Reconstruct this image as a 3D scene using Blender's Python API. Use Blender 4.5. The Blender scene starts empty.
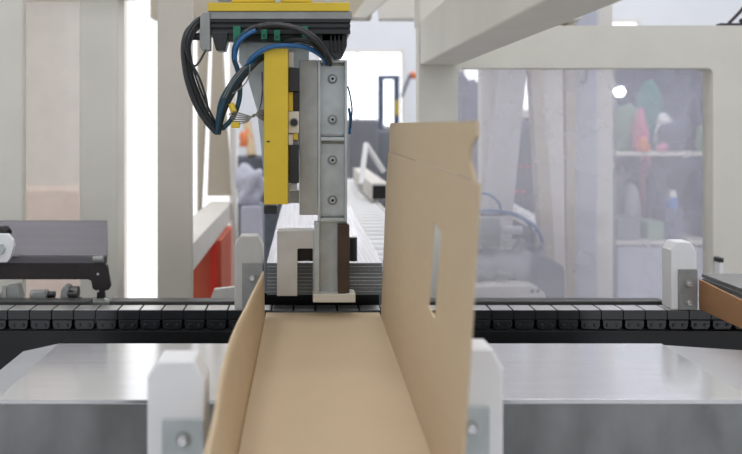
import bpy, bmesh, math, random
from mathutils import Vector, Matrix
random.seed(7)
S = bpy.context.scene
C = S.collection
F, U0, V0, H = 800.0, 303.0, 125.0, 1.2     # focal length in px, principal point, camera height
PI = math.pi

def X_(u, Y): return (u-U0)*Y/F
def Z_(v, Y): return H-(v-V0)*Y/F
def P(u, v, Y): return Vector((X_(u, Y), Y, Z_(v, Y)))

# ------------------------------------------------------------------ materials
def srgb(c):
    return tuple(((x/255)/12.92 if x/255 <= .04045 else ((x/255+.055)/1.055)**2.4) for x in c)+(1,)

def mat(name, col, rough=.5, metal=0., noise=0., nscale=20., stretch=(1,1,1), bump=0., spec=.5, rvar=0.):
    m = bpy.data.materials.new(name); m.use_nodes = True
    nt = m.node_tree; b = nt.nodes['Principled BSDF']
    c = srgb(col)
    b.inputs['Base Color'].default_value = c
    b.inputs['Roughness'].default_value = rough
    b.inputs['Metallic'].default_value = metal
    b.inputs['Specular IOR Level'].default_value = spec
    if noise or bump or rvar:
        tc = nt.nodes.new('ShaderNodeTexCoord'); mp = nt.nodes.new('ShaderNodeMapping')
        mp.inputs['Scale'].default_value = stretch
        n = nt.nodes.new('ShaderNodeTexNoise'); n.inputs['Scale'].default_value = nscale
        n.inputs['Detail'].default_value = 4
        nt.links.new(tc.outputs['Object'], mp.inputs[0]); nt.links.new(mp.outputs[0], n.inputs['Vector'])
        if noise:
            r = nt.nodes.new('ShaderNodeValToRGB')
            r.color_ramp.elements[0].position = .3; r.color_ramp.elements[1].position = .7
            r.color_ramp.elements[0].color = tuple(x*(1-noise) for x in c[:3])+(1,)
            r.color_ramp.elements[1].color = tuple(min(1, x*(1+noise)) for x in c[:3])+(1,)
            nt.links.new(n.outputs[0], r.inputs[0]); nt.links.new(r.outputs[0], b.inputs['Base Color'])
        if rvar:
            q = nt.nodes.new('ShaderNodeMapRange')
            q.inputs['To Min'].default_value = max(0, rough-rvar); q.inputs['To Max'].default_value = rough+rvar
            nt.links.new(n.outputs[0], q.inputs[0]); nt.links.new(q.outputs[0], b.inputs['Roughness'])
        if bump:
            k = nt.nodes.new('ShaderNodeBump'); k.inputs['Strength'].default_value = bump
            k.inputs['Distance'].default_value = .002
            nt.links.new(n.outputs[0], k.inputs['Height']); nt.links.new(k.outputs[0], b.inputs['Normal'])
    return m

def emit(name, col, s):
    m = bpy.data.materials.new(name); m.use_nodes = True
    nt = m.node_tree; nt.nodes.clear()
    o = nt.nodes.new('ShaderNodeOutputMaterial'); e = nt.nodes.new('ShaderNodeEmission')
    e.inputs[0].default_value = srgb(col); e.inputs[1].default_value = s
    nt.links.new(e.outputs[0], o.inputs[0]); return m

def haze(name, col, amt, gloss=.04):
    m = bpy.data.materials.new(name); m.use_nodes = True
    nt = m.node_tree; nt.nodes.clear()
    o = nt.nodes.new('ShaderNodeOutputMaterial'); t = nt.nodes.new('ShaderNodeBsdfTransparent')
    d = nt.nodes.new('ShaderNodeBsdfDiffuse'); d.inputs[0].default_value = srgb(col)
    tr = nt.nodes.new('ShaderNodeBsdfTranslucent'); tr.inputs[0].default_value = srgb(col)
    dm = nt.nodes.new('ShaderNodeMixShader'); dm.inputs[0].default_value = .5
    g = nt.nodes.new('ShaderNodeBsdfGlossy'); g.inputs['Roughness'].default_value = .08
    nt.links.new(d.outputs[0], dm.inputs[1]); nt.links.new(tr.outputs[0], dm.inputs[2])
    tc = nt.nodes.new('ShaderNodeTexCoord'); n = nt.nodes.new('ShaderNodeTexNoise'); n.inputs['Scale'].default_value = 9
    nt.links.new(tc.outputs['Object'], n.inputs['Vector'])
    q = nt.nodes.new('ShaderNodeMapRange'); q.inputs['To Min'].default_value = amt*.8; q.inputs['To Max'].default_value = amt*1.2
    nt.links.new(n.outputs[0], q.inputs[0])
    a = nt.nodes.new('ShaderNodeMixShader'); nt.links.new(q.outputs[0], a.inputs[0])
    nt.links.new(t.outputs[0], a.inputs[1]); nt.links.new(dm.outputs[0], a.inputs[2])
    b = nt.nodes.new('ShaderNodeMixShader'); b.inputs[0].default_value = gloss
    nt.links.new(a.outputs[0], b.inputs[1]); nt.links.new(g.outputs[0], b.inputs[2])
    nt.links.new(b.outputs[0], o.inputs[0]); return m

M = dict(
 card=mat('cardboard', (197,177,147), .75, noise=.02, nscale=14, stretch=(1,1,4), spec=.2),
 card_out=mat('cardboard_outside', (172,130,94), .8, noise=.06, nscale=12, spec=.2),
 cream=mat('cream_paint', (212,209,198), .45, noise=.035, nscale=7, spec=.4, bump=.05),
 cream2=mat('pale_paint', (222,218,210), .5, noise=.03, nscale=5, spec=.4),
 warm=mat('warm_cream_paint', (200,193,180), .5, noise=.035, nscale=7, bump=.05),
 beige=mat('beige_paint', (186,176,158), .5, noise=.03, nscale=5),
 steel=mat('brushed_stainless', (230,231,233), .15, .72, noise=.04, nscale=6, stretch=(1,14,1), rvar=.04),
 sheet=mat('stainless_front', (146,148,147), .42, 1., noise=.22, nscale=7, stretch=(2,1,1)),  # dark reflections of the area below put into the colour; noise gives smudges
 plate=mat('grey_metal', (150,152,149), .5, .55, noise=.10, nscale=30, bump=.1),
 zinc=mat('zinc_plated_steel', (182,189,189), .42, .55, noise=.12, nscale=26),
 lugm=mat('worn_grey_nylon', (190,188,181), .5, noise=.06, nscale=25),
 legm=mat('grey_leg_paint', (190,186,186), .5, noise=.02, nscale=5),
 rough=mat('raw_aluminium', (168,169,164), .55, .35, noise=.09, nscale=40, bump=.15),
 dsteel=mat('dark_steel', (98,95,99), .36, .8, noise=.06, nscale=8, stretch=(.4,14,14)),
 dbar=mat('blackened_steel', (48,43,42), .4, .5, noise=.25, nscale=10),
 endm=mat('satin_steel_sheet', (206,207,210), .35, .55, noise=.05, nscale=6),
 link_sheen=mat('link_top_sheen', (215,215,212), .3, .8, noise=.1, nscale=9),
 rail=mat('worn_rail_steel', (92,92,90), .4, .7, noise=.12, nscale=12, stretch=(1,6,1)),
 black=mat('black_plastic', (30,31,33), .38, noise=.15, nscale=30),
 blackm=mat('black_rail', (16,17,18), .35, noise=.2, nscale=12),
 anod=mat('black_anodised', (44,47,48), .35, .4),
 link=mat('chain_link_plastic', (26,28,30), .2, noise=.2, nscale=18, spec=.9),
 yellow=mat('yellow_paint', (212,182,44), .45, noise=.05, nscale=16),
 white=mat('white_plastic', (226,226,226), .4, noise=.03, nscale=20, spec=.5),
 plank=None,
 green=mat('green_plastic', (22,112,84), .5),
 blue=mat('blue_hose', (40,98,150), .35),
 teal=mat('dark_teal_hose', (16,62,80), .35),
 cable=mat('black_rubber', (34,36,38), .45),
 wire=mat('grey_wire', (120,118,110), .5),
 brown=mat('brown_side_shade', (74,58,46), .6, .2, noise=.2, nscale=20),
 red=mat('red_paint', (218,46,28), .5), orange=mat('orange_red_paint', (196,92,64), .6, noise=.05, nscale=4),
 floor=mat('grey_concrete', (170,170,170), .5, noise=.06, nscale=2),
 wallp=mat('white_wall', (226,228,232), .8, noise=.02, nscale=1),
 ceil=mat('ceiling_white', (215,217,220), .9, noise=.02, nscale=1),
 navy=mat('dark_navy', (84,92,116), .7, noise=.4, nscale=12),
 dgrey=mat('dark_grey_mesh', (72,76,84), .7, noise=.35, nscale=40),
 mgrey=mat('mid_grey', (126,128,134), .6, noise=.08, nscale=6),
 lilac=mat('lilac_film', (188,190,204), .25, noise=.06, nscale=9, bump=.2),
 pinkc=mat('pink_cloth', (206,126,156), .8), tealc=mat('teal_cloth', (74,132,130), .8),
 greenc=mat('green_cloth', (134,160,142), .8), orangec=mat('orange_plastic', (220,126,76), .6),
 bluec=mat('blue_plastic', (70,120,200), .4), whitec=mat('white_cloth', (235,235,235), .8),
 pinkbox=mat('pinkish_board', (226,198,180), .8, noise=.05, nscale=3),
 sky=emit('daylight_window', (246,250,255), 2.2),
 frost=emit('frosted_window', (253,253,255), 1.35),
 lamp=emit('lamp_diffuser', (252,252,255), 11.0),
 acryl=haze('clear_acrylic', (238,236,246), .28),
 acryl2=haze('milky_acrylic', (246,238,232), .42),
 redled=emit('red_indicator', (255,60,70), 1.2),
)
def plank_mat():
    m = mat('plank_top', (222,219,222), .24, noise=.22, nscale=10, stretch=(22,.25,1), spec=.6)  # pale streaks put reflections of the bright surroundings into the colour
    return m
M['plank'] = plank_mat()
M['core'] = mat('plank_core', (98,102,102), .5, noise=.05, nscale=30)
M['plank_dark'] = mat('grey_wood_plank', (128,128,130), .25, noise=.15, nscale=10, stretch=(22,.25,1), spec=.6)

# ------------------------------------------------------------------ mesh builder
class B:
    def __init__(s): s.bm = bmesh.new()
    def box(s, x0, x1, y0, y1, z0, z1, mi=0):
        vs = [s.bm.verts.new((x, y, z)) for x in (x0, x1) for y in (y0, y1) for z in (z0, z1)]
        for q in ((0,1,3,2),(4,6,7,5),(0,4,5,1),(2,3,7,6),(0,2,6,4),(1,5,7,3)):
            s.bm.faces.new([vs[i] for i in q]).material_index = mi
        return s
    def pbox(s, u0, u1, v0, v1, Y, d, mi=0):      # a box whose front face is seen at those pixels at depth Y
        return s.box(X_(u0, Y), X_(u1, Y), Y, Y+d, Z_(v1, Y), Z_(v0, Y), mi)
    def prism(s, pts, y0, y1, mi=0):              # polygon in XZ extruded along Y
        a = [s.bm.verts.new((x, y0, z)) for x, z in pts]; b = [s.bm.verts.new((x, y1, z)) for x, z in pts]
        return s._pr(a, b, mi)
    def pprism(s, pts, Y, d, mi=0): return s.prism([(X_(u, Y), Z_(v, Y)) for u, v in pts], Y, Y+d, mi)
    def xprism(s, pts, x0, x1, mi=0):             # polygon in YZ extruded along X
        a = [s.bm.verts.new((x0, y, z)) for y, z in pts]; b = [s.bm.verts.new((x1, y, z)) for y, z in pts]
        return s._pr(a, b, mi)
    def zprism(s, pts, z0, z1, mi=0):
        a = [s.bm.verts.new((x, y, z0)) for x, y in pts]; b = [s.bm.verts.new((x, y, z1)) for x, y in pts]
        return s._pr(a, b, mi)
    def _pr(s, a, b, mi):
        n = len(a); fs = [s.bm.faces.new(a), s.bm.faces.new(b)]
        for i in range(n): fs.append(s.bm.faces.new((a[i], a[(i+1) % n], b[(i+1) % n], b[i])))
        for f in fs: f.material_index = mi
        return s
    def hexa(s, p, mi=0):                          # 8 points: bottom ring then top ring
        vs = [s.bm.verts.new(q) for q in p]
        for q in ((0,1,2,3),(4,5,6,7),(0,1,5,4),(1,2,6,5),(2,3,7,6),(3,0,4,7)):
            s.bm.faces.new([vs[i] for i in q]).material_index = mi
        return s
    def cyl(s, a, b, r, r2=None, n=20, mi=0):
        a = Vector(a); b = Vector(b); d = (b-a).normalized()
        t = d.cross(Vector((0,0,1)) if abs(d.z) < .9 else Vector((1,0,0))).normalized(); w = d.cross(t)
        r2 = r if r2 is None else r2
        A = [s.bm.verts.new(a+(t*math.cos(k*2*PI/n)+w*math.sin(k*2*PI/n))*r) for k in range(n)]
        D = [s.bm.verts.new(b+(t*math.cos(k*2*PI/n)+w*math.sin(k*2*PI/n))*r2) for k in range(n)]
        return s._pr(A, D, mi)
    def tube(s, pts, r, n=8, sub=6, mi=0):
        pts = [Vector(p) for p in pts]; path = []
        for i in range(len(pts)-1):
            p0 = pts[max(i-1, 0)]; p1 = pts[i]; p2 = pts[i+1]; p3 = pts[min(i+2, len(pts)-1)]
            for k in range(sub):
                t = k/sub
                path.append(.5*((2*p1)+(p2-p0)*t+(2*p0-5*p1+4*p2-p3)*t*t+(3*p1-p0-3*p2+p3)*t**3))
        path.append(pts[-1]); rings = []; up = Vector((0,1,0.01))
        for i, p in enumerate(path):
            d = (path[min(i+1, len(path)-1)]-path[max(i-1, 0)]).normalized()
            t = d.cross(up)
            if t.length < .05: t = d.cross(Vector((1,0,0)))
            t.normalize(); w = d.cross(t)
            rings.append([s.bm.verts.new(p+(t*math.cos(k*2*PI/n)+w*math.sin(k*2*PI/n))*r) for k in range(n)])
        for a, b in zip(rings, rings[1:]):
            for k in range(n):
                f = s.bm.faces.new((a[k], a[(k+1) % n], b[(k+1) % n], b[k])); f.smooth = True
        s.bm.faces.new(rings[0]); s.bm.faces.new(rings[-1]); return s
    def blob(s, c, r, seed=0, amp=.18, sub=3):
        t = bmesh.new(); bmesh.ops.create_icosphere(t, subdivisions=sub, radius=1)
        rnd = random.Random(seed); k = [(Vector((rnd.uniform(-1,1), rnd.uniform(-1,1), rnd.uniform(-1,1)))*3.2, rnd.uniform(0,6)) for _ in range(6)]
        m = {}
        for v in t.verts:
            f = 1+amp*sum(math.sin(v.co.dot(a)*1.6+b) for a, b in k)/2.4
            z = max(v.co.z*f, -.8)
            m[v] = s.bm.verts.new((c[0]+v.co.x*f*r[0], c[1]+v.co.y*f*r[1], c[2]+z*r[2]))
        for f in t.faces: s.bm.faces.new([m[v] for v in f.verts]).smooth = True
        t.free(); return s
    def build(s, name, m, parent=None, bevel=0., seg=2, smooth=False, loc=None):
        bmesh.ops.recalc_face_normals(s.bm, faces=s.bm.faces)
        if loc is None and parent is None:
            xs = [v.co for v in s.bm.verts]
            loc = ((min(p.x for p in xs)+max(p.x for p in xs))/2, (min(p.y for p in xs)+max(p.y for p in xs))/2, min(p.z for p in xs))
        w = Vector((0,0,0)); p = parent
        while p is not None: w += Vector(p.location); p = p.parent
        off = w+(Vector(loc) if loc is not None else Vector((0,0,0)))
        for v in s.bm.verts: v.co -= off
        me = bpy.data.meshes.new(name); s.bm.to_mesh(me); s.bm.free()
        for q in (m if isinstance(m, (list, tuple)) else [m]): me.materials.append(M[q])
        o = bpy.data.objects.new(name, me); C.objects.link(o)
        if loc is not None: o.location = loc
        if parent is not None: o.parent = parent
        if bevel:
            b = o.modifiers.new('bevel', 'BEVEL'); b.width = bevel; b.segments = seg; b.limit_method = 'ANGLE'; b.angle_limit = math.radians(40)
        if smooth:
            for f in me.polygons: f.use_smooth = True
            me.set_sharp_from_angle(angle=math.radians(35))
        return o

def tag(o, label, cat, group=None, kind=None):
    o['label'] = label; o['category'] = cat
    if group: o['group'] = group
    if kind: o['kind'] = kind
    return o
def thing(name, label, cat, loc, group=None):
    o = bpy.data.objects.new(name, None); C.objects.link(o); o.location = loc; o.empty_display_size = .05
    return tag(o, label, cat, group)
def struct(o): o['kind'] = 'structure'; return o
def dup(root, loc, label, group=None):
    r = root.copy(); C.objects.link(r); r.location = loc; r['label'] = label
    if group: r['group'] = group
    for ch in list(root.children):
        c = ch.copy(); C.objects.link(c); c.parent = r
        for g in ch.children:
            d = g.copy(); C.objects.link(d); d.parent = c
    return r

# ------------------------------------------------------------------ the hall
struct(B().box(-6, 9, -3, 14, -.1, 0).build('floor', 'floor'))
struct(B().box(-6, 9, -3, 14.2, 5.5, 5.6).build('ceiling', 'ceil'))
# back wall with one wide window
WY = 12.0
wx0, wx1, wz0, wz1 = X_(318, WY), X_(404, WY), Z_(128, WY), Z_(50, WY)
rx0, rx1, rz0, rz1 = X_(462, WY), X_(640, WY), Z_(112, WY), Z_(20, WY)
w = B()
w.box(-6, wx0, WY, WY+.2, 0, 5.5); w.box(wx0, wx1, WY, WY+.2, 0, wz0); w.box(wx0, wx1, WY, WY+.2, wz1, 5.5)
w.box(wx1, rx0, WY, WY+.2, 0, 5.5); w.box(rx0, rx1, WY, WY+.2, 0, rz0); w.box(rx0, rx1, WY, WY+.2, rz1, 5.5); w.box(rx1, 9, WY, WY+.2, 0, 5.5)
struct(w.build('wall_back', 'wallp'))
def window(n, x0, x1, z0, z1, y, m, muls):
    r = struct(B().box(x0, x1, y+.08, y+.1, z0, z1).build('window_%d' % n, m))
    f = B(); t = .04
    f.box(x0, x0+t, y-.02, y+.07, z0, z1); f.box(x1-t, x1, y-.02, y+.07, z0, z1)
    f.box(x0+t, x1-t, y-.02, y+.07, z0, z0+t); f.box(x0+t, x1-t, y-.02, y+.07, z1-t, z1)
    for q in muls: f.box(q-.015, q+.015, y, y+.06, z0+t, z1-t)
    f.build('window_frame', 'cream2', r)
window(2, wx0, wx1, wz0, wz1, WY, 'sky', [X_(357, WY)])
window(3, rx0, rx1, rz0, rz1, WY, 'sky', [X_(500, WY), X_(545, WY), X_(590, WY)])
# left partition with a frosted, daylight-filled window
PY = 5.0
px0, px1 = X_(119, PY), X_(236, PY)
w = B(); w.box(-6, px0, PY, PY+.12, 0, 5.5); w.box(px0, px1, PY, PY+.12, 0, .04); w.box(px0, px1, PY, PY+.12, 3.2, 5.5)
struct(w.build('wall_left', 'cream2'))
window(1, px0, px1, .04, 3.2, PY, 'frost', [])

def added_ceiling_light(x, y, label):
    t = thing('added_ceiling_light', label, 'ceiling light', (x, y, 5.38), 'ceiling lights added to the hall')
    B().box(x-.75, x+.75, y-.25, y+.25, 5.42, 5.5).build('housing', 'cream2', t)
    B().box(x-.72, x+.72, y-.22, y+.22, 5.38, 5.42).build('diffuser', 'lamp', t)
for x in (-2.2, .4, 3.0, 5.6):  # lamp grid added for light; far rows brighten the back of the hall
    for y in (-1.6, 1.0, 3.6, 6.0, 8.2, 10.6):
        added_ceiling_light(x, y, 'long white ceiling light panel added above the machine hall to brighten it')

# ------------------------------------------------------------------ carton being filled
ZF = H-.40
t = thing('open_carton', 'open tan cardboard carton with one tall slotted side wall, between the white lugs', 'carton', (.04, 1.2, ZF))
YF, YB = .70, 1.69
def rxb(y): return .152+(y-.75)*(.1612-.152)/.92
fl = B()
fl.hexa([(-.078, YF, ZF), (rxb(YF), YF, ZF), (rxb(YB), YB, ZF), (-.078, YB, ZF),
         (-.078, YF, ZF+.004), (rxb(YF), YF, ZF+.004), (rxb(YB), YB, ZF+.004), (-.078, YB, ZF+.004)])
fl.build('base_panel', 'card', t)
# tall side wall with a hand slot, a grid of cells with one left out
TH = .003; LEAN = .0135
def wp(y, z, off=0): return Vector((rxb(y)+LEAN*(z-ZF)/.345+off, y, z))
def on_wall(u, v):      # where the line of sight meets the wall plane
    lo, hi = .5, 3.
    for _ in range(50):
        y = (lo+hi)/2; p = P(u, v, y)
        if p.x > wp(y, p.z).x: hi = y
        else: lo = y
    return p.y, p.z
zc = H-.055
h = [on_wall(*q) for q in ((434.6, 221), (441.5, 233), (434.5, 319), (429, 308))]   # far top, near top, near bottom, far bottom
def wall_pts(): return None
pa = on_wall(478, 188); pb_ = on_wall(462.5, 454)
yb = 1.655
def yfront(z): return pb_[0]+(pa[0]-pb_[0])*(z-pb_[1])/(pa[1]-pb_[1])
h[0] = (h[0][0]+.014, h[0][1]); h[3] = (h[3][0]+.014, h[3][1])
def ring(z_of):     # four columns: front, hole near, hole far, back
    return z_of
rows = [
 [(yfront(ZF), ZF), (h[2][0], ZF), (h[3][0], ZF), (yb, ZF)],
 [(yfront(h[2][1]), h[2][1]), h[2], h[3], (yb, h[3][1])],
 [(yfront(h[1][1]), h[1][1]), h[1], h[0], (yb, h[0][1])],
 [(yfront(zc), zc), (h[1][0], zc), (h[0][0], zc), (yb-.02, zc)]]
def grid_wall(rows, skip=(), off0=0, off1=TH):
    b = B(); A = [[b.bm.verts.new(wp(y, z, off0)) for y, z in r] for r in rows]
    D = [[b.bm.verts.new(wp(y, z, off1)) for y, z in r] for r in rows]
    nr, nc = len(rows), len(rows[0])
    cells = [(i, j) for i in range(nr-1) for j in range(nc-1) if (i, j) not in skip]; edges = {}
    for i, j in cells:
        idx = [(i, j), (i, j+1), (i+1, j+1), (i+1, j)]
        b.bm.faces.new([A[p][q] for p, q in idx]); b.bm.faces.new([D[p][q] for p, q in idx][::-1])
        for k in range(4):
            e = frozenset((idx[k], idx[(k+1) % 4])); edges.setdefault(e, []).append((idx[k], idx[(k+1) % 4]))
    for e, l in edges.items():
        if len(l) == 1:
            (p, q), (r, s2) = l[0]
            b.bm.faces.new((A[p][q], A[r][s2], D[r][s2], D[p][q]))
    return b
grid_wall(rows, {(1, 1)}).build('side_wall', 'card', t)
# flap above the crease, its front corner notched
zt = H+.004
ft = [on_wall(473, 186), on_wall(467.8, 160), on_wall(469, 146), on_wall(475, 136), on_wall(474.5, 124)]
fp = [(y, max(z, zc+.0012)) for y, z in ft]
fp[0] = (fp[0][0], zc+.0012)
poly = fp+[(on_wall(389.5, 121)[0], zt), (yb-.022, zc+.0012)]
poly[4] = (poly[4][0], zt)
b = B()
A = [b.bm.verts.new(wp(y, z, .0012)) for y, z in poly]; D = [b.bm.verts.new(wp(y, z, .0012+TH)) for y, z in poly]
b._pr(A, D, 0); b.build('flap', 'card', t)
# low wall on the left, bowed outwards
TY = (.70,.735,.787,.836,.892,.956,1.062,1.165,1.297,1.45,1.6,1.64)
TX = (-.0868,-.0868,-.0870,-.0888,-.0933,-.0968,-.0990,-.0990,-.0925,-.0865,-.0800,-.0790)
def interp(y, ys, xs):
    for a, c, p, q in zip(ys, ys[1:], xs, xs[1:]):
        if y <= c: return p+(q-p)*(y-a)/(c-a)
    return xs[-1]
b = B(); ny, nz = 24, 8; L = []
for i in range(ny+1):
    y = .70+(1.635-.70)*i/ny
    k = (y-.70)/.935
    top = sum(interp(min(1.64, max(.7, y+e)), TY, TX) for e in (-.07,-.05,-.03,-.015,0,.015,.03,.05,.07))/9
    col = []
    for j in range(nz+1):
        s = j/nz
        col.append((-.078+(top+.078)*s**1.5, y, ZF+.004+.097*s))
    L.append(col)
A = [[b.bm.verts.new(p) for p in c] for c in L]; D = [[b.bm.verts.new((p[0]-.0035, p[1], p[2])) for p in c] for c in L]
for i in range(ny):
    for j in range(nz):
        b.bm.faces.new((A[i][j], A[i+1][j], A[i+1][j+1], A[i][j+1])).smooth = True
        b.bm.faces.new((D[i][j], D[i][j+1], D[i+1][j+1], D[i+1][j])).smooth = True
for i in range(ny):
    for j in (0, nz): b.bm.faces.new((A[i][j], A[i+1][j], D[i+1][j], D[i][j]))
for j in range(nz):
    for i in (0, ny): b.bm.faces.new((A[i][j], A[i][j+1], D[i][j+1], D[i][j]))
b.build('low_wall', 'card', t)

# ------------------------------------------------------------------ pile of flooring planks entering it
N = 9; PT = .00765; z0 = H-.3655
ords = ['lowest', 'second lowest', 'third from the bottom', 'fourth from the bottom', 'middle', 'fourth from the top', 'third from the top', 'second from the top', 'topmost']
def plank(x0, x1, y0, y1, z, label, group, top='plank'):
    b = B(); b.box(x0, x1, y0, y1, z, z+PT-.0006, 0); b.box(x0, x1, y0, y1, z+PT-.0006, z+PT, 1)
    return tag(b.build('flooring_plank', ['core', top], bevel=.00025, seg=1), label, 'plank', group)
for i in range(N):
    o = plank(-.0775+random.uniform(-.0006,.0006), .170+random.uniform(-.0006,.0006), 1.722+random.uniform(-.001,.001), 3.02, z0+i*PT, 'grey flooring plank held in the gripper, %s of the pile entering the carton' % ords[i], 'planks entering the carton')

# infeed table under the planks
t = thing('infeed_table', 'dark steel table carrying the plank pile behind the carton', 'table', (.05, 2.5, 0))
B().box(-.07, .165, 1.84, 3.2, z0-.02, z0).build('table_top', 'dbar', t)
B().box(-.09, .175, 1.84, 1.85, ZF-.12, z0-.0205).build('apron', 'blackm', t)
for x in (-.04, .13):
    for y in (1.95, 3.1): B().box(x-.02, x+.02, y-.02, y+.02, 0, z0-.02).build('leg', 'dbar', t)

# ------------------------------------------------------------------ gripper head
G = 1.655
g = thing('gripper_head', 'gantry gripper head with yellow cover and bolted steel channel above the carton', 'robot gripper', tuple(P(300, 303, G)))
Tp = 1.60
b = B(); b.pbox(208, 349.5, 2.5, 11, Tp, .2); b.pbox(232, 312, -3, 2, Tp+.02, .15)
b.build('top_plate', 'yellow', g, .001)
for u in (278, 328): B().pbox(u-2.5, u+2.5, -40, 2.4, Tp+.005, .012).build('tie_rod', 'zinc', g)
B().pbox(215, 300, -420, -3.2, Tp+.2, .12).build('lift_column', 'rough', g)
B().pbox(207, 352, 11.2, 19, Tp+.004, .18).build('support_bar', 'plate', g, .001)
b = B()
b.pbox(208, 350, 19.2, 34, Tp+.012, .15)
for v0, v1 in ((19.4, 22.4), (24.6, 27.6), (30.2, 33.8)): b.pbox(208, 350.5, v0, v1, Tp+.003, .012)
b.build('profile_rail', 'anod', g, .0006)
B().pbox(238, 343, 34.2, 41, Tp+.03, .11).build('carriage', 'black', g, .001)
for u0, u1, v0, v1 in ((233, 240.5, 26, 42), (261, 267, 29.5, 39), (274, 280, 30, 40.5), (302, 308, 26, 37)):
    tb = B().pbox(u0, u1, v0, v1, Tp-.008, .03).build('terminal_block', 'green', g, .001)
    c = P((u0+u1)/2, v1-3.5, Tp-.008)
    B().cyl(c, c+Vector((0,-.002,0)), .0024, n=10).build('screw', 'black', tb)
b = B(); b.pprism([(322,34.2),(347,34.2),(347,46),(343,56),(336,58),(326,52),(322,50)], Tp+.03, .08)
for k in range(4): b.pbox(330+k*4, 332+k*4, 35, 52, Tp+.024, .01)
b.build('motor', 'black', g, .001)
B().pprism([(200,16),(203,12.5),(209.5,12.5),(210,33),(210,50),(202,50.5),(199.5,46)], Tp-.004, .03).build('end_bracket', 'plate', g, .001)
b = B(); b.pprism([(211.5,31.5),(228,31.5),(227.5,40),(225,50.5),(216,50.5),(213,40)], Tp, .04); b.pbox(227, 235, 33, 41, Tp+.01, .03)
b.build('clamp_knob', 'black', g, .002)
a = P(185, 36.5, Tp+.01); B().cyl(a, a+Vector((.03,0,0)), .0075).build('shaft', 'black', g)
# back plate with two bolts
B().pprism([(239,41.5),(309,41.5),(309,132),(268,205),(264.5,180),(257,110),(246,72),(239,62)], Tp+.065, .02).build('back_plate', 'zinc', g, .001)
for v in (46.5, 57):
    c = P(244.5, v, Tp+.065); x = B(); x.cyl(c, c-Vector((0,.004,0)), .0062); x.cyl(c-Vector((0,.004,0)), c-Vector((0,.008,0)), .004, n=6); x.build('bolt', 'zinc', g)
# yellow cover and the valves beside it
yc = B().pbox(264, 288, 48.5, 204.5, Tp-.02, .055).build('yellow_cover', 'yellow', g, .0015)
c = P(268.3, 141.5, Tp-.02)
B().box(c.x-.003, c.x+.003, c.y-.0006, c.y, c.z-.0015, c.z+.0015).build('dark_scuff', 'black', yc)
for nm, m, u0, u1, v0, v1, Y, d in (('valve','black',288.5,299,68,91.5,Tp+.012,.04), ('valve','black',288.5,299,145.2,183,Tp+.012,.04),
        ('spacer','yellow',288.5,293,92,111,Tp+.018,.03), ('bracket_block','dbar',293.3,299,92,111,Tp+.022,.03), ('fitting','yellow',293.5,298,133.5,140,Tp+.01,.02),
        ('fitting','white',288.5,293.2,134,145,Tp+.016,.03), ('fitting','mgrey',293.5,299,140.3,145,Tp+.02,.02), ('fitting','zinc',289,297,183.5,190,Tp+.03,.02),
        ('spacer','cream2',288.5,294,52,67.5,Tp+.03,.02)):
    B().pbox(u0, u1, v0, v1, Y, d).build(nm, m, g, .001)
pb = B().pbox(288.5, 299, 111.5, 133, Tp+.012, .04).build('port_block', 'cream', g, .001)
c = P(294, 122.5, Tp+.012); B().cyl(c, c-Vector((0,.002,0)), .0092).build('port_ring', 'plate', pb); B().cyl(c-Vector((0,.002,0)), c-Vector((0,.003,0)), .0072).build('port', 'blackm', pb)
B().pbox(264, 277, 206, 214, Tp+.01, .03).build('cover_foot', 'black', g, .001)
# flat plate left of the channel
B().pbox(299.3, 317.6, 60, 215, G, .06).build('clamp_plate', 'rough', g, .001)
B().pbox(289, 299, 190.4, 203, G+.035, .02).build('side_fin', 'rough', g, .001)
# channel
b = B()
b.pbox(317.8, 347.2, 60, 300, G+.022, .008)                    # web
b.pbox(317.8, 320.6, 60, 222, G, .022); b.pbox(344.6, 347.2, 60, 222, G, .022)
b.pbox(314.2, 319.6, 222.2, 295, G-.004, .026)
for v0, v1 in ((60, 62.6), (137.4, 140.8), (218.2, 221.8)): b.pbox(320.7, 344.5, v0, v1, G+.001, .021)
ch = b.build('channel', 'zinc', g, .0012)
for v in (64.6, 135.4, 142.8, 216.2):
    for u0, u1 in ((321.5, 332), (333, 343.5)):
        B().tube([P(u0, v, G+.0215), P((u0+u1)/2, v+random.uniform(-.6,.6), G+.021), P(u1, v, G+.0215)], .0026, n=6, sub=3).build('weld_bead', 'rough', ch)
for v in (79, 119.5, 160, 200):
    c = P(332.4, v, G+.022); x = B(); x.cyl(c, c-Vector((0,.003,0)), .0105, n=28, mi=1); x.cyl(c-Vector((0,.0012,0)), c-Vector((0,.0034,0)), .0078, n=24, mi=2); x.cyl(c-Vector((0,.003,0)), c-Vector((0,.010,0)), .0064, n=24)
    o = x.build('bolt', ['zinc','plate','dsteel'], ch, .0005)
    B().cyl(c-Vector((0,.0095,0)), c-Vector((0,.0105,0)), .0034, n=6).build('hex_socket', 'blackm', o)
B().pbox(338, 349.5, 225, 294, G-.006, .027).build('shaded_side', 'brown', g, .001)  # brown slab carries the shade on the channel's side in its colour
a = P(353, 249, G+.05); B().cyl(a+Vector((0,0,-.025)), a+Vector((0,0,.025)), .009).build('rubber_stop', 'black', g)
B().pprism([(313,294.4),(345,294.4),(350,293.4),(355.5,294.4),(355.5,302.5),(313,302.5)], G-.012, .045).build('foot_plate', 'cream', g, .001)
# lower block with its notch
lb = B().pprism([(277,231),(314,231),(314,296),(313.2,296),(313,249.5),(312,248.5),(298.5,248.5),(297.3,249.5),(297.3,296),(277,296)], G+.003, .05).build('lower_block', 'lugm', g, .001)
B().pbox(296, 315, 246, 261.2, G+.055, .02).build('clamp_pad', 'dbar', g, .001)
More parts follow.
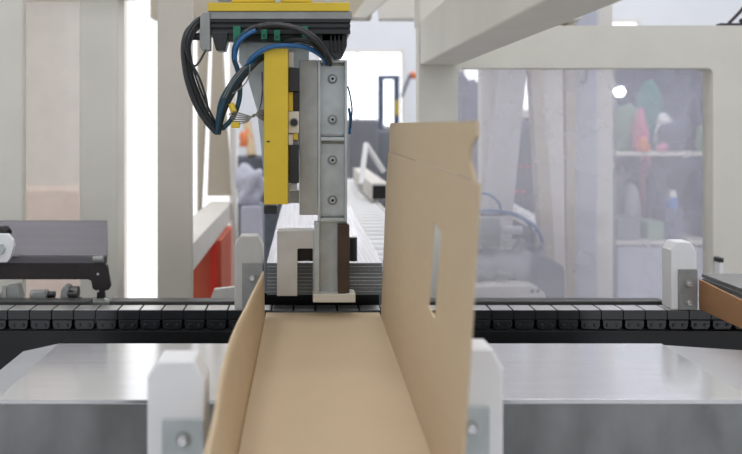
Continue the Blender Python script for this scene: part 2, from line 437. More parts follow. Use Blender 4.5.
# hoses and cables
def hose(name, m, r, pts, dy=0, parent=g): return B().tube([P(u, v, Y+dy) for u, v, Y in pts], r, n=8).build(name, m, parent)
T = Tp-.02
for k, (dx, r) in enumerate(((0,.0044), (3.4,.0036), (-1.8,.0036), (6.2,.0026), (9,.0022), (1.6,.003))):
    hose('cable', 'cable', r, [(207+dx*.3,16,Tp+.03),(197+dx*.8,20+k,T+.02),(188+dx*.9,31,T),(183.8+dx*.7,45,T-.01),(184.6+dx*.8,62,T-.01),(188.5+dx,82,T-.006),(196.5+dx*1.1,104,T),(207+dx*.9,122,T+.004),(216.5+dx*.4,133.5,T+.01)], k*.004)
hose('cable_tie', 'black', .0022, [(184,37,T-.012),(186,52,T-.016),(195,66,T-.01),(206,50,Tp-.005)])
hose('cable', 'cable', .0024, [(190,60,T-.014),(200,80,T-.014),(206,98,T-.012),(208,112,T-.01)])
for k, (m, r, dx) in enumerate((('teal',.0056,0), ('cable',.0056,4), ('teal',.0045,-3.5))):
    hose('hose' if m == 'teal' else 'cable', m, r, [(217+dx*.3,134,T+.01),(220+dx*.5,116,T),(225+dx,100,T-.005),(234+dx,84,T-.01),(243+dx,72,T-.01),(251+dx*.7,65,T-.006),(258+dx*.5,59.5,T+.02),(270+dx*.5,53,T+.062)], k*.004)
hose('hose', 'teal', .005, [(222,129,T+.015),(231,120,T+.01),(237,108,T+.008),(240,92,T+.008),(238,72,T+.005),(234,58,T),(236,44,T-.01),(245,33,T-.015),(258,27.5,T-.015)])
hose('blue_hose', 'blue', .0048, [(246,68,T+.006),(252,58,T-.004),(263,50,T-.008),(276,46,T-.01),(292,45.5,T-.008),(308,48,T),(322,56.5,T+.03),(326,64,T+.06)])
hose('blue_hose', 'blue', .004, [(235,60,T-.006),(236,47,T-.014),(244,37,T-.02),(256,30,T-.024)])
hose('cable', 'cable', .0058, [(234,56,T+.006),(238,42,T-.005),(248,31,T-.014),(264,25.5,T-.02),(284,25.5,T-.02),(304,31,T-.018),(318,41,T-.01),(328,56,T+.02),(330,64,T+.06)])
hose('cable', 'cable', .0042, [(258,27,T-.026),(276,25.2,T-.03),(296,29,T-.028),(314,40,T-.018),(325,54,T+.01),(327,62,T+.06)])
hose('cable', 'cable', .005, [(284,42,T+.03),(300,40,T-.002),(314,45,T),(324,56,T+.03)])
for k in range(6):
    d = (k*1.9-4.6)*1.25
    hose('wire', 'wire', .0013, [(229+k,119+d*.8,T),(237,118+d*.9,T-.004),(247,118.5+d*.55,T-.006-.002*k),(254,115.5-d*.2,T-.004),(259,114+d*.6,T-.004),(266,116+d*.9,T+.03)])
for dx in (0, 2.4): hose('wire', 'wire', .0012, [(223+dx,98,T-.016),(230+dx,84,T-.018),(236+dx,76,T-.018),(244+dx,66,T-.016)])
hose('wire', 'cable', .0011, [(262,72,Tp+.062),(262,96,Tp+.06),(259,112,T+.01)])
hose('wire', 'wire', .0012, [(250,64,T-.014),(249,76,T-.016),(243,86,T-.016),(232,94,T-.014)])
B().tube([P(231,104,T-.004), P(234,112,T-.008)], .006, n=8).build('wire_tag', 'yellow', g)
B().pbox(231, 240, 122, 128, T-.008, .008).build('wire_tag', 'yellow', g, .002)
hose('hose', 'teal', .0018, [(347.6,86,G+.02),(350,95,G+.02),(352,110,G+.02),(350.5,128,G+.02)])
hose('hose', 'blue', .003, [(348.8,108,G+.026),(350.5,120,G+.026),(349.5,134,G+.026)])

# ------------------------------------------------------------------ chain conveyors
def conveyor(YC, x0, x1, label, railtop=True, raillabel=''):
    t = thing('chain_conveyor', label, 'conveyor chain', ((x0+x1)/2, YC+.025, ZF-.075))
    pitch = .0476; n = int((x1-x0)/pitch); first = None
    for i in range(n):
        x = x0+i*pitch
        if first is None:
            b = B(); e = .0008
            b.box(x+e, x+pitch-e, YC+.004, YC+.05, ZF-.022, ZF-.0016)
            b.box(x+.002, x+pitch-.002, YC+.004, YC+.049, ZF-.0015, ZF-.0004, 1)  # pale plate added on link tops, standing in for glancing reflections
            b.box(x+e, x+pitch-e, YC+.0015, YC+.006, ZF-.020, ZF-.0016)
            b.prism([(x+.003, ZF-.0225), (x+pitch-.003, ZF-.0225), (x+pitch-.0035, ZF-.036), (x+pitch-.008, ZF-.0415), (x+.008, ZF-.0415), (x+.0035, ZF-.036)], YC, YC+.05)
            for q in (.0135, .034): b.cyl((x+q, YC+.001, ZF-.033), (x+q, YC-.0035, ZF-.033), .0042, .003, n=12)
            first = b.build('link', ['link', 'link_sheen'], t, .0009, loc=None)
        else:
            c = first.copy(); C.objects.link(c); c.parent = t; c.location = (i*pitch, 0, 0)
    return t
CY = 1.73
conveyor(CY, -.83, 1.12, 'black plastic link chain running across behind the tan carton')
b = B(); b.box(-.83, 1.12, CY+.006, CY+.06, ZF-.17, ZF-.0425); b.box(-.83, 1.12, CY-.004, CY+.006, ZF-.17, ZF-.044)
t = thing('conveyor_rail', 'black steel rail under the link chain, behind the stainless covers', 'rail', (.14, CY, 0))
b.build('rail_bar', 'blackm', t, .001)
for x in (-.7, .24, 1.0): B().box(x-.03, x+.03, CY+.01, CY+.05, 0, ZF-.17).build('leg', 'dbar', t)
# front chain, under the bottom edge of the picture, that carries the nearer lugs
conveyor(.885, -.40, .45, 'black plastic link chain under the nearer white lugs')
t = thing('conveyor_rail', 'black steel rail under the nearer link chain', 'rail', (.02, .885, 0))
B().box(-.40, .45, .885, .945, ZF-.085, ZF-.0425).build('rail_bar', 'blackm', t)
for x in (-.3, .35): B().box(x-.03, x+.03, .895, .935, 0, ZF-.085).build('leg', 'dbar', t)

# flat bars behind the chain
def bar(u0, u1, label):
    b = B(); Yb = 1.80; b.box(X_(u0, Yb), X_(u1, Yb), Yb, Yb+.035, ZF-.05, Z_(297.8, Yb+.035))
    tag(b.build('guide_bar', 'rail', bevel=.0015), label, 'guide bar', 'flat bars behind the chain')
bar(-40, 89, 'flat grey steel bar behind the chain, left of the dark bracket leg')
bar(109, 242, 'flat grey steel bar behind the chain, between bracket leg and carton')
bar(386, 665, 'flat grey steel bar behind the chain, right of the carton')

# white lugs
def lug(x0, x1, y, ztop, mirror, label, m='white', rear=False):
    t = thing('pusher_lug', label, 'pusher lug', ((x0+x1)/2, y+.03, ZF), 'white lugs on the chains')
    w = x1-x0; c = .012; d = .046
    b = B(); b.prism([(x0, ZF), (x1, ZF), (x1, ztop-c*1.9), (x1-c, ztop), (x0+c, ztop), (x0, ztop-c*1.5)], y, y+d)
    b.build('lug_body', m, t, .003, 3)
    k = .73*w; a0, a1 = (x0, x0+k) if mirror else (x1-k, x1)
    p = B(); p.box(a0, a1, y-.004, y-.0002, ZF, ztop-(.058 if rear else .064)); o = p.build('bracket', 'zinc' if not rear else 'plate', t, .0015)
    for z in ((ztop-.09, ztop-.13) if rear else (ztop-.0865, ztop-.13)):
        cx = (a0+a1)/2; q = B(); q.cyl((cx, y-.0042, z), (cx, y-.0062, z), .0085, n=24); q.cyl((cx, y-.006, z), (cx, y-.013, z), .0055, n=6, mi=1)
        q.build('bolt', ['plate','steel'], o, .0005)
    return t
lug(-.1755, -.1105, .90, Z_(361, .9), False, 'large white plastic lug standing at the left front of the tan carton')
lug(.166, .2255, .90, Z_(349, .9), True, 'white plastic lug half hidden behind the tall carton wall, right front')
lug(X_(234.5, 1.735), X_(263, 1.735), 1.735, Z_(236, 1.735), False, 'worn grey-white lug on the chain, left of the gripper and plank pile', 'lugm', rear=True)
lug(X_(671, 1.735), X_(697, 1.735), 1.735, Z_(242, 1.735), False, 'white lug on the chain beside the carton at the right edge', rear=True)

# ------------------------------------------------------------------ stainless covers
ZCV = H-.417
def cover(x0, x1, side, label):
    Y0, Y1 = 1.213, 1.527
    t = thing('stainless_cover', label, 'machine cover', ((x0+x1)/2, 1.37, 0))
    b = B(); hp = .085
    if side < 0:
        b.box(x0, x1, Y0, Y1, ZCV-.004, ZCV)
        B().prism([(x0-.068, ZCV-.015), (x0-.0005, ZCV-.0003), (x0-.0005, ZCV-.0043), (x0-.068, ZCV-.019)], Y0, Y1).build('end_sheet', 'endm', t)
    else:
        b.box(x0, x1, Y0, Y1, ZCV-.004, ZCV)
        e = B(); e.prism([(x1+.003, ZCV-.003), (x1+.17, ZCV-.014), (x1+.17, ZCV-.018), (x1+.003, ZCV-.007)], Y0+.03, Y1); e.build('end_sheet', 'endm', t)
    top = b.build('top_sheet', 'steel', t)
    q = B(); q.cyl((x0, Y0+.004, ZCV-.004), (x1, Y0+.004, ZCV-.004), .0042, n=12); q.build('folded_edge', 'steel', top, smooth=True)
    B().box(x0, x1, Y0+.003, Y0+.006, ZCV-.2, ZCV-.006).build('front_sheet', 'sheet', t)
    b = B(); b.box(x0, x1, Y0+.05, Y1-.02, 0, ZCV-.2); b.box(x0, x1, Y0+.012, Y1-.005, ZCV-.2, ZCV-.03); b.build('cabinet', 'mgrey', t)
    return t
cl = cover(-.466, -.112, -1, 'left stainless steel cover with sloping end, in front of the black chain')
cv = cover(.19, .684, 1, 'right stainless steel cover with sloping end, in front of the black chain')

# ------------------------------------------------------------------ dark folded bracket at the left
t = thing('folded_bracket', 'dark grey folded steel plate on a black arm at the left edge', 'bracket', tuple(P(99, 300, 1.86)))
q0, q1 = 1.90, 1.97
b = B(); xl = X_(-60, q0)
b.hexa([(xl, q0, Z_(256, q0)), (X_(107.5, q0), q0, Z_(256, q0)), (X_(107.5, q0), q0+.004, Z_(256, q0)), (xl, q0+.004, Z_(256, q0)),
        (xl, q1, Z_(220.5, q1)), (X_(107, q1), q1, Z_(220.5, q1)), (X_(107, q1), q1+.004, Z_(220.5, q1)), (xl, q1+.004, Z_(220.5, q1))])
b.build('sloped_plate', 'dsteel', t, .001)
B().box(xl, X_(107, q0), q0-.012, q0+.004, Z_(263, q0), Z_(255.6, q0)).build('flange', 'dsteel', t, .002)
b = B(); b.pprism([(-60,263.5),(104,263.5),(107,266),(110.5,286),(108.5,290),(104,291),(105,298.5),(96.5,298.5),(97,291),(92.5,289),(91,281),(88,279.5),(-60,279.5)], q0-.014, .012)
arm = b.build('arm', 'dbar', t, .001)
for v in (274, 291):
    c = P(98, v, q0-.014); B().cyl(c, c-Vector((0,.002,0)), .003, n=12).build('rivet', 'zinc', arm)
c = P(98.5, 259, q0-.02)
B().cyl(c+Vector((-.012,0,0)), c+Vector((.012,0,0)), .008).build('hinge', 'plate', t)
c = P(106.5, 297, q0-.03); B().hexa([c+Vector(k) for k in ((0,0,-.008),(.012,0,-.014),(.012,.004,-.014),(0,.004,-.008),(-.006,0,-.002),(.006,0,-.008),(.006,.004,-.008),(-.006,.004,-.002))]).build('pin', 'steel', t)
B().box(X_(88, 1.86), X_(110, 1.86), 1.845, 1.90, ZF-.02, Z_(298.4, 1.886)).build('foot', 'plate', t)
# white end bracket in front of the plate
t = thing('white_bracket', 'small white bracket with a hex nut at the left edge, before the dark plate', 'bracket', tuple(P(0, 262, 1.85)))
wb = B().pprism([(-30,233),(8,234),(13,240),(14,246),(10,258),(7,262.5),(-30,262.5)], 1.85, .012).build('bracket_plate', 'white', t, .002)
c = P(0, 249, 1.85); x = B(); x.cyl(c, c-Vector((0,.01,0)), .013, n=6); x.build('hex_nut', 'zinc', wb)
B().blob(P(4, 231, 1.872), (.016, .01, .012), 5).build('fitting', 'dbar', t)
B().box(X_(-28, 1.86), X_(-16, 1.86), 1.84, 1.862, ZF-.03, Z_(262.6, 1.85)).build('post', 'dbar', t)
# small pulleys on the bar
def bearing(u0, u1, v0, label, kind):
    Yb = 1.845; t = thing('bearing', label, 'bearing', tuple(P((u0+u1)/2, 298, Yb+.02)), 'bearings behind the left bar')
    z = Z_(299, Yb)-.03
    if kind == 0:
        B().pprism([(u0,299),(u0+9,v0+2),(u1-4,v0),(u1,299)], Yb, .03).build('housing', 'plate', t, .002)
        B().pbox(u0+6, u0+10, v0+1, 299, Yb-.004, .004).build('rib', 'rough', t)
    elif kind == 1:
        b = B(); c = P(u0+2, (v0+299)/2, Yb+.015); b.cyl(c, c+Vector((.04,0,0)), .011); b.pprism([(u0,299),(u0+4,v0+3),(u0+16,v0+1),(u0+17,299)], Yb, .026); b.build('housing', 'plate', t, .001)
        c2 = c+Vector((.04,0,0)); B().cyl(c2, c2+Vector((.016,0,0)), .0075).build('axle', 'black', t)
    else:
        b = B(); b.pprism([(u0,299),(u0+1,v0+4),(u0+4,v0),(u0+9,v0+1),(u0+8,299)], Yb, .03); b.build('housing', 'plate', t, .001)
        c = P(u0+9, 292.5, Yb+.014); B().cyl(c, c+Vector((.022,0,0)), .0145).build('roller', 'rail', t)
        c = c+Vector((.008,-.014,0)); B().cyl(c, c+Vector((.0,.004,0)), .009).build('seal', 'black', t)
    B().box(X_(u0+1, Yb), X_(u1-2, Yb), Yb+.002, Yb+.024, z-.05, Z_(299, Yb)).build('stand', 'dbar', t)
bearing(-4, 21, 285, 'grey wedge-shaped bearing housing at the far left, behind the bar', 0)
bearing(29, 52, 290, 'small grey bearing with black axle, behind the bar under dark bracket', 1)
bearing(60, 81, 286, 'grey bearing with round roller, behind the bar nearest the bracket leg', 2)

# ------------------------------------------------------------------ next carton at the right with planks
t = thing('filled_carton', 'low brown carton full of planks at the right edge, beside the white lug', 'carton', (1.0, 1.3, ZF))
cx0, cx1 = .866, 1.13
b = B(); b.box(cx0, cx1, .95, 1.742, ZF, ZF+.004); b.build('base_panel', 'card_out', t)
b = B(); b.hexa([(cx0-.004, .95, ZF), (cx0, .95, ZF), (cx0, 1.742, ZF), (cx0-.004, 1.742, ZF), (cx0-.004, .95, ZF+.022), (cx0, .95, ZF+.022), (cx0, 1.742, ZF+.064), (cx0-.004, 1.742, ZF+.064)])
b.build('side_wall', 'card_out', t)
B().box(cx1, cx1+.004, .95, 1.742, ZF, ZF+.06).build('side_wall', 'card_out', t)
o2 = ['lowest', 'second', 'third', 'fourth', 'fifth', 'sixth', 'seventh', 'eighth', 'topmost']
for i in range(8):
    sh = .007*max(0, i-3)
    plank(cx0+.003+sh*.6, cx0+.25+sh*.3, .95, 1.742+.012*max(0, i-4), ZF+.0042+i*(PT+.0006), 'grey plank lying in the brown carton at right, %s of its pile' % (o2[i] if i < 7 else 'topmost'), 'planks in the brown carton', 'plank_dark')

# ------------------------------------------------------------------ cream machine frame
FY = 2.3; FD = .06
fr = thing('machine_frame', 'cream painted box-section machine frame around the packing line', 'machine frame', (0, FY, 0))
def post(u0, u1, Y, d, z1=2.2, m='cream', name='post', z0=0): return B().box(X_(u0, Y), X_(u1, Y), Y, Y+d, z0, z1).build(name, m, fr, .006, 3)
post(-60, 23, FY-.1, .03); post(79, 118, FY, .085); post(157, 192, FY, .03, m='warm')
B().box(X_(-60, FY), X_(131, FY), FY-.02, FY+.1, Z_(-4.5, FY), Z_(-4.5, FY)+.12).build('top_beam', 'cream', fr, .006, 3)

# rear left: longitudinal beam and A-leg
xb = -.325
B().box(xb-.10, xb, 2.34, 3.66, H-.349-.085, H-.349).build('side_beam', 'cream2', fr, .004)
def leg(pts, Y, d, m='beige', name='leg'): return B().pprism(pts, Y, d).build(name, m, fr, .004)
leg([(197,0),(211,0),(207,60),(204,140),(200,225),(197,225)], 3.62, .06, 'beige', 'brace')
leg([(213,18),(221,18),(230.5,196),(207,196)], 3.62, .06)
leg([(229.5,90),(232.5,90),(236.5,242),(233,420),(231,420),(232.6,242)], 3.58, .05, 'cream2', 'edge_post')
# cross beam overhead at the back
B().box(X_(150, 3.8), X_(372, 3.8), 3.8, 3.92, Z_(18, 3.8), Z_(18, 3.8)+.3).build('cross_beam', 'beige', fr, .004)
leg([(366,18),(398,-10),(420,-40),(400,-40),(372,-10),(352,18)], 3.72, .08, 'cream', 'knee_brace')
B().box(X_(380, 4.4), X_(440, 4.4), 4.4, 4.5, Z_(19, 4.4), Z_(19, 4.4)+.4).build('cross_beam', 'cream2', fr, .004)
# right: portal plate with rounded window
def rounded_frame(u0, u1, v0, v1, iu0, iu1, iv0, iv1, Y, d, r=.016):
    x0, x1, z1, z0 = X_(u0, Y), X_(u1, Y), Z_(v0, Y), 0
    a0, a1, c1, c0 = X_(iu0, Y), X_(iu1, Y), Z_(iv0, Y), Z_(iv1, Y)
    inner = []
    for (cx, cz, s) in ((a0+r, c0+r, PI), (a1-r, c0+r, 1.5*PI), (a1-r, c1-r, 0), (a0+r, c1-r, .5*PI)):
        for k in range(7): inner.append((cx+r*math.cos(s+k*PI/12), cz+r*math.sin(s+k*PI/12)))
    outer = []
    cxm, czm = (a0+a1)/2, (c0+c1)/2
    b = B()
    corners = [(x0, z0), (x1, z0), (x1, z1), (x0, z1)]
    # project every inner point outward to the rectangle corner/edge
    for i, (x, z) in enumerate(inner):
        q, k = divmod(i, 7)
        cx, cz = corners[q]
        if k < 3: ox, oz = ((x0, z) if q in (0,) else (x, z0) if q == 1 else (x1, z) if q == 2 else (x, z1))
        elif k == 3: ox, oz = cx, cz
        else: ox, oz = ((x, z0) if q == 0 else (x1, z) if q == 1 else (x, z1) if q == 2 else (x0, z))
        outer.append((ox, oz))
    n = len(inner)
    fi = [b.bm.verts.new((x, Y, z)) for x, z in inner]; bi = [b.bm.verts.new((x, Y+d, z)) for x, z in inner]
    fo = [b.bm.verts.new((x, Y, z)) for x, z in outer]; bo = [b.bm.verts.new((x, Y+d, z)) for x, z in outer]
    for i in range(n):
        j = (i+1) % n
        b.bm.faces.new((fi[i], fi[j], fo[j], fo[i])); b.bm.faces.new((bi[j], bi[i], bo[i], bo[j]))
        b.bm.faces.new((fi[j], fi[i], bi[i], bi[j])).smooth = True; b.bm.faces.new((fo[i], fo[j], bo[j], bo[i]))
    return b
rounded_frame(419, 900, 25.5, 0, 458, 713, 68, 420, FY, FD).build('portal', 'cream', fr)
B().box(X_(419, FY), X_(458, FY), FY+.001, FY+.1, Z_(25, FY), 2.2).build('post', 'cream', fr, .005)
# beam running from the portal towards and past the camera
B().box(X_(420, FY), X_(457.5, FY), .2, FY-.001, Z_(65.2, FY), Z_(21, FY)).build('long_beam', 'cream', fr, .005, 3)

B().box(X_(455, FY), X_(722, FY), FY+FD+.004, FY+FD+.009, Z_(440, FY), Z_(40, FY)).build('guard_panel', 'acryl', fr)['label'] = 'hazy clear acrylic panel'
B().box(X_(20, FY+.05), X_(84, FY+.05), FY+.09, FY+.096, Z_(420, FY), Z_(-10, FY)).build('guard_panel', 'acryl2', fr)['label'] = 'milky white panel'
tag(B().box(X_(-20, 3.6), X_(70, 3.6), 3.6, 3.9, 0, Z_(190, 3.6)).build('board_stack', 'pinkbox', bevel=.01), 'pinkish board pile seen dimly through the milky panel at left', 'board pile')

# red machine behind the left beam
t = thing('red_cabinet', 'orange-red machine cabinet with a bright red corner strip, under the left beam', 'cabinet', tuple((-.45, 3.0, 0)))
B().box(X_(180, 3.05), X_(232, 3.5), 3.05, 3.5, 0, H-.349-.09).build('body', 'orange', t, .004)
B().box(X_(211, 3.04), X_(217, 3.04), 3.02, 3.049, 0, H-.349-.09).build('corner_strip', 'red', t, .002)
tag(B().pprism([(211,297),(214,289.5),(236,287),(238,292),(236,420),(212,420)], 2.1, .02).build('pale_bracket', 'cream2'), 'small pale bracket before the red cabinet, left of the grey lug', 'bracket')

t = thing('sensor', 'tiny white sensor with a black cap on the cream column, beside the right white lug', 'sensor', tuple(P(703, 272, FY-.02)))
B().box(X_(714, FY), X_(718, FY), FY-.03, FY-.0005, Z_(273, FY), Z_(261, FY)).build('sensor_body', 'white', t, .001)
B().box(X_(713.6, FY), X_(718.4, FY), FY-.03, FY-.0005, Z_(260.8, FY), Z_(256.5, FY)).build('cap', 'black', t, .001)
t = thing('hanger_bracket', 'small black bracket standing on the cream portal beam at upper right', 'bracket', tuple(P(733, 25, FY+.03)))
B().pbox(721, 745, 23, 25.3, FY+.02, .03).build('foot', 'black', t, .001)
B().tube([P(729, 23, FY+.035), P(736, 16, FY+.035), P(743, 8, FY+.035), P(750, -4, FY+.035)], .005).build('arm', 'cable', t)
B().cyl(P(742, 21, FY+.03), P(742, 21, FY+.05), .008).build('roller', 'black', t)

# ------------------------------------------------------------------ behind the acrylic window
t = thing('press_frame', 'pale leaning-legged press frame seen through the acrylic panel', 'machine frame', tuple((.9, 3.2, 0)))
def pl(pts, Y, d, m, name): return B().pprism(pts, Y, d).build(name, m, t, .004)
pl([(481,20),(503,20),(500,420),(481,420)], 3.10, .06, 'cream2', 'post')
pl([(505,20),(532,20),(513,215),(506,420),(470,420),(486,215)], 3.0, .08, 'legm', 'leaning_leg')
pl([(527,20),(540,20),(566,420),(552,420)], 3.02, .06, 'beige', 'leaning_leg')
pl([(533,20),(562,20),(568,420),(560,420)], 3.09, .06, 'cream2', 'leaning_leg')
pl([(566,20),(576,20),(576,420),(566,420)], 3.1, .1, 'beige', 'post')
B().box(X_(470, 3.0), X_(580, 3.0), 2.98, 3.2, Z_(20, 3.0), Z_(-10, 3.0)).build('top_beam', 'cream', t)
tag(B().pbox(577, 597, -40, 424, 3.2, .15).build('square_column', 'lilac', bevel=.004), 'pale lilac square column behind the acrylic, right of the press legs', 'column')
t = thing('pale_column', 'cream square column with a white edge, behind the acrylic beside the rack', 'column', (X_(605, 3.3), 3.3, 0))
B().pbox(598, 613, -40, 419, 3.3, .12).build('column_body', 'cream2', t, .004)
B().pbox(597, 598.2, -40, 419, 3.29, .02).build('edge', 'white', t)
a = P(586, 60, 3.17); tag(B().tube([a, P(586.5, 75, 3.17), P(585, 82, 3.17), P(581, 81.5, 3.17)], .005).build('hook', 'mgrey'), 'thin grey hook hanging on the lilac column behind the acrylic', 'hook')
# dark machine with red lamps, between the legs
t = thing('dark_machine', 'dark grey machine with red indicator lamps between the leaning press legs', 'machine', (X_(535, 4.6), 4.6, 0))
B().pbox(500, 560, 118, 336, 4.6, .6).build('housing', 'dgrey', t, .01)
B().pbox(505, 560, 112, 117.6, 4.62, .5).build('top_cover', 'cream2', t)
for u, v in ((521,166.5),(527.5,166.5),(516,191.5),(523,191.5)):
    c = P(u, v, 4.6); B().cyl(c, c-Vector((0,.006,0)), .0055).build('red_lamp', 'redled', t)
tag(B().pprism([(462,70),(470,82),(474,78),(481,86),(481,315),(462,315)], 5.2, .5).build('covered_machine', 'navy', bevel=.01), 'dark blue-grey shape left of the press post, behind the acrylic', 'machine')
# pneumatic unit
t = thing('pneumatic_unit', 'grey pneumatic cylinder unit with blue hoses behind the acrylic panel', 'pneumatic cylinder', tuple(P(510, 297, 2.5)))
a = P(468, 266, 2.55); B().cyl(a, a+Vector((.18,0,0)), .056, n=32).build('cylinder', 'zinc', t, smooth=True)
a2 = a+Vector((.18,0,0)); B().cyl(a2, a2+Vector((.02,0,0)), .048, n=32).build('end_cap', 'mgrey', t)
B().pbox(468, 501, 218, 247, 2.5, .09).build('valve_body', 'plate', t, .004)
a = P(501.3, 230, 2.54); B().cyl(a, a+Vector((.065,0,0)), .013).build('piston_rod', 'zinc', t)
for u in (505, 513, 521): B().pbox(u, u+4, 240, 250, 2.52, .02).build('fitting', 'zinc', t, .002)
hose('blue_hose', 'blue', .006, [(476,211,2.44),(500,211.5,2.44),(520,217,2.44),(535,227,2.44),(542,240,2.45),(541,251,2.48)], 0, t)
hose('blue_hose', 'blue', .004, [(478,193,2.46),(490,195,2.46),(499,203,2.46),(501,212,2.46)], 0, t)
hose('blue_hose', 'teal', .005, [(474,214,2.45),(495,215,2.45),(515,214,2.45),(530,226,2.46),(533,245,2.46)], 0, t)
b = B(); b.pprism([(466,287),(535,286),(545,293),(546,298),(466,298)], 2.42, .25); pt = b.build('base_plate', 'cream2', t, .002)
for u in (532, 538): c = P(u, 291, 2.418); B().cyl(c, c-Vector((0,.003,0)), .006, n=6).build('bolt', 'mgrey', pt)
B().box(X_(470, 2.45), X_(500, 2.45), 2.46, 2.6, 0, Z_(298.2, 2.42)).build('stand', 'mgrey', t)
tag(B().pprism([(537,251),(541,252),(563,266),(565,272),(565,420),(537,420)], 2.75, .02).build('bent_sheet', 'mgrey', bevel=.002), 'grey bent sheet guard with sloping top edge behind the acrylic', 'guard sheet')
tag(B().hexa([P(505,215,3.22), P(548,237,3.22), P(549,229,3.5), P(510,206,3.5), P(505,212,3.22), P(548,234,3.22), P(549,222,3.5), P(510,201,3.5)]).build('white_chute', 'white', bevel=.002), 'bright white sloping chute plate between the leaning press legs', 'chute')

# storage rack with odds and ends
RY = 4.6
t = thing('storage_rack', 'storage rack with pale shelf boards behind the acrylic at right', 'shelf rack', (X_(660, RY), RY, 0))
for u in (612, 712): B().pbox(u, u+4, 40, 334, RY, .03).build('upright', 'mgrey', t)
for v, m in ((154, 'cream2'), (243, 'cream2')): B().pbox(616, 712, v-1.6, v+1.6, RY, .45, 0).build('shelf_board', m, t)
B().pbox(612, 730, 60, 334, RY+.46, .02).build('back_panel', 'navy', t)
def bag(u, v, ru, rv, m, label, Y=RY+.08, seed=0, cat='bag', name='bundle'):
    r = Y/F; o = B().blob(P(u, v, Y), (ru*r, ru*r*.7, rv*r), seed, .2).build(name, m); o.location.z = (Z_(152.4, RY) if v < 154 else Z_(241.4, RY))+.001; tag(o, label, cat, 'things on the rack')
bag(628, 127, 13, 26, 'greenc', 'pale green bundle on the upper rack shelf, at its left end', seed=1, Y=RY+.16)
bag(650, 120, 15, 33, 'tealc', 'tall teal bundle on the upper rack shelf behind the pink one', seed=2, Y=RY+.36)
bag(640, 130, 8, 22, 'pinkc', 'pink bundle on the upper rack shelf among green and teal ones', seed=3, Y=RY+.08)
bag(644, 145, 6, 8, 'orangec', 'small orange bundle on the upper rack shelf before the pink one', seed=4, Y=RY+.0)
bag(664, 131, 9, 21, 'whitec', 'whitish bundle on the upper rack shelf beside the teal one', seed=5, Y=RY+.28)
bag(672, 134, 13, 18, 'navy', 'dark navy bundle on the upper rack shelf, in its middle', seed=6, Y=RY+.12)
bag(690, 126, 15, 27, 'navy', 'big dark navy bundle on the upper rack shelf, at its right', seed=26, Y=RY+.25)
bag(662, 149, 6, 5, 'pinkc', 'tiny pale pink item at the front of the upper rack shelf', seed=15, Y=RY+.02)
bag(702, 141, 7, 13, 'greenc', 'pale green bundle at the right end of upper rack shelf', seed=16, Y=RY+.1)
bag(619, 205, 6, 36, 'mgrey', 'grey bundle on the lower rack shelf, at its left end', seed=7, Y=RY+.33)
bag(646, 190, 6, 50, 'pinkc', 'tall pink bundle at the back of the lower rack shelf', seed=8, Y=RY+.36)
bag(633, 212, 9, 28, 'lilac', 'crumpled pale film bundle on the lower rack shelf', seed=9, Y=RY+.31)
bag(655, 205, 10, 36, 'navy', 'narrow dark navy bundle on the lower rack shelf, in its middle', seed=10, Y=RY+.3)
bag(697, 205, 13, 36, 'navy', 'dark navy bundle at the right end of the lower rack shelf', seed=11, Y=RY+.25)
t = thing('blue_bottle', 'blue bottle with a white cap on the dark box of the lower rack shelf', 'bottle', tuple(P(672, 210, RY+.05)))
c = P(672, 209, RY+.08); B().cyl(c, c+Vector((0,0,.07)), .03).build('bottle_body', 'bluec', t, .008); B().cyl(c+Vector((0,0,.07)), c+Vector((0,0,.11)), .028, .018).build('cap', 'whitec', t, .004)
tag(B().pbox(666, 684, 209.5, 240.3, RY+.03, .2).build('storage_box', 'navy', bevel=.006), 'dark box on the lower rack shelf under the blue bottle', 'box', 'things on the rack')
t = thing('acrylic_flare', 'glowing blob added as a lamp reflection in the acrylic, upper left of the rack', 'lamp', tuple(P(620, 96, RY-.05)))  # glowing blob added in place of a lamp reflection in the acrylic
B().box(X_(614, RY), X_(622, RY), RY-.03, RY-.005, Z_(98, RY), Z_(90, RY)).build('flare_mount', 'mgrey', t, .004)
B().blob(P(620, 92, RY-.06), (.032, .02, .03), 40).build('flare_blob', 'lamp', t)
tag(B().pbox(616.5, 640, 218, 240.3, RY+.03, .2).build('storage_box', 'mgrey', bevel=.006), 'mid grey box with pale lid edge on the lower rack shelf, left', 'box', 'things on the rack')
tag(B().pbox(648, 664, 222, 240.3, RY+.03, .2).build('storage_box', 'greenc', bevel=.006), 'greenish box on the lower rack shelf beside the blue bottle', 'box', 'things on the rack')
tag(B().pbox(617, 707, 246, 334, RY+.02, .4).build('crate', 'lilac', bevel=.01), 'pale lilac crate under the lowest rack shelf', 'crate')

# ------------------------------------------------------------------ beyond the gripper
t = thing('roller_conveyor', 'pale roller conveyor running back to the right of the plank pile', 'roller conveyor', (.25, 3.4, 0))
zr = H-.33
for x in (.186, .318): B().box(x-.004, x+.004, 1.98, 5.0, zr-.06, zr+.002).build('side_rail', 'cream2', t)
first = None
for i in range(33):
    y = 2.02+i*.09
    if first is None: first = B().cyl((.191, y, zr-.018), (.313, y, zr-.018), .018, n=14).build('roller', 'white', t, smooth=True)
    else:
        c = first.copy(); C.objects.link(c); c.parent = t; c.location = (0, i*.09, 0)
for y in (2.1, 3.5, 4.9): B().box(.19, .314, y, y+.03, 0, zr-.06).build('leg', 'mgrey', t)
t = thing('white_duct', 'white square duct with a black open end beside the roller conveyor', 'duct', tuple(P(377, 199, 3.4)))
B().box(X_(371, 3.4), X_(388, 3.4), 3.4, 4.6, Z_(200, 3.4), Z_(183, 3.4)).build('duct_body', 'cream2', t, .003)
B().box(X_(372.5, 3.4), X_(386, 3.4), 3.396, 3.4, Z_(199, 3.4), Z_(185.5, 3.4)).build('open_end', 'blackm', t)
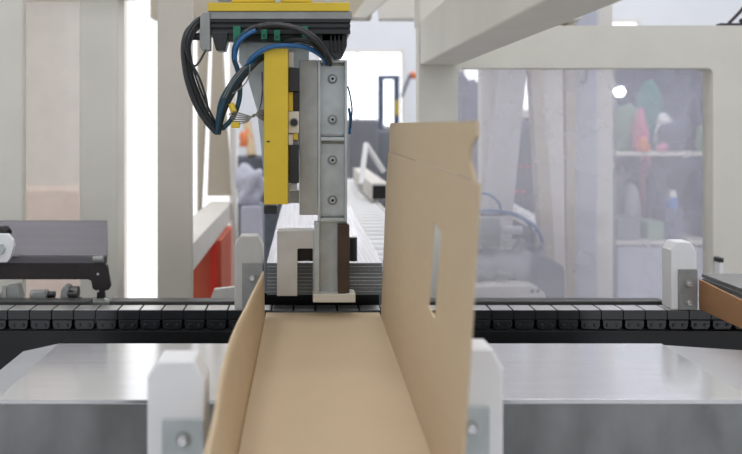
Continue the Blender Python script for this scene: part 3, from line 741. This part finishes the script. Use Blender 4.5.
tag(B().tube([P(361,186,3.5), P(363.5,164,3.6), P(366,144,3.7)], .012).tube([P(366,144,3.7), P(375,158,3.7), P(384,172,3.7)], .012).build('guard_rail', 'white'), 'bent white guard rail behind the carton, left of the white duct', 'guard rail')
tag(B().pbox(349, 378, 119, 272.6, 6.5, .8).build('grey_cabinet', 'mgrey', bevel=.02), 'grey cabinet below the bright window in the far background', 'cabinet')
tag(B().pbox(378, 420, 130, 254.7, 7.4, .5).build('grey_cabinet', 'mgrey', bevel=.02), 'grey cabinet at the foot of the forklift mast', 'cabinet')
# forklift
LY = 9.0
t = thing('forklift', 'dark forklift with raised mast before the far bright window', 'forklift', (X_(392, LY), LY, 0))
for u in (381, 397): B().pbox(u-2.6, u+2.8, 75, 228, LY, .1).build('mast_rail', 'navy', t)
B().pbox(378.5, 400, 75, 79.5, LY-.02, .02).build('cross_bar', 'navy', t); B().pbox(384, 394, 128, 131, LY-.02, .02).build('cross_bar', 'navy', t)
B().pbox(395.5, 398.5, 100, 115, LY-.01, .01).build('yellow_plate', 'yellow', t)
B().hexa([P(400,97,LY+.1), P(403,97,LY+.1), P(403,97,LY+.16), P(400,97,LY+.16), P(409,74,LY+.1), P(412,74,LY+.1), P(412,74,LY+.16), P(409,74,LY+.16)]).build('lift_arm', 'navy', t)
B().blob(P(413,76,LY+.13), (.05,.04,.04), 2).build('orange_lamp', 'orangec', t)
B().box(X_(376, LY), X_(420, LY), LY+.3, LY+1.8, .25, 1.0).build('body', 'navy', t, .05)
for x in (X_(379, LY), X_(416, LY)):
    for y in (LY+.5, LY+1.6): B().cyl((x-.08, y, .25), (x+.08, y, .25), .25).build('wheel', 'black', t)
for x in (X_(386, LY), X_(396, LY)): B().box(x-.05, x+.05, LY-.7, LY-.02, .08, .12).build('fork', 'dbar', t)
# far left gap between the frame and the gripper
tag(B().pbox(225, 290, 158, 300, 5.6, .5).build('dark_cabinet', 'dgrey', bevel=.01), 'dark cabinet in the far gap between the frame and gripper', 'cabinet')
tag(B().blob(P(250, 187, 4.8), (.085, .08, .13), 21, .3).build('wrapped_bundle', 'lilac'), 'crumpled film-wrapped bundle in the gap left of the yellow cover', 'bundle')
tag(B().pbox(241, 262, 206, 329.2, 4.7, .25).build('film_crate', 'lilac', bevel=.01), 'pale grey crate under the film-wrapped bundle, left of the gripper', 'crate')
t = thing('orange_bundle', 'orange bundle with a tan roll, above the film-wrapped bundle left of the yellow cover', 'bundle', tuple(P(247, 158, 5.65)))
B().blob(P(246, 139, 5.75), (.045, .045, .07), 31, .3).build('orange_cloth', 'orangec', t)
a = P(252, 156, 5.7); B().cyl(a, P(247, 122, 5.8), .035, .03).build('tan_roll', 'card', t)

# ------------------------------------------------------------------ camera, world, view
cam = bpy.data.cameras.new('camera'); co = bpy.data.objects.new('camera', cam); C.objects.link(co)
co.location = (0, 0, H); co.rotation_euler = (PI/2, 0, 0)
cam.sensor_width = 36; cam.lens = F/742*36
cam.shift_x = (371-U0)/742; cam.shift_y = -(227-V0)/742
cam.clip_start = .02
cam.dof.use_dof = True; cam.dof.focus_distance = 1.55; cam.dof.aperture_fstop = (cam.lens/1000)/.011
S.camera = co
W = bpy.data.worlds.new('world'); S.world = W; W.use_nodes = True
bg = W.node_tree.nodes['Background']; bg.inputs[0].default_value = srgb((240,243,250)); bg.inputs[1].default_value = .85
S.view_settings.view_transform = 'Standard'; S.view_settings.look = 'None'
S.view_settings.exposure = .1; S.view_settings.gamma = 1; S.view_settings.use_curve_mapping = False
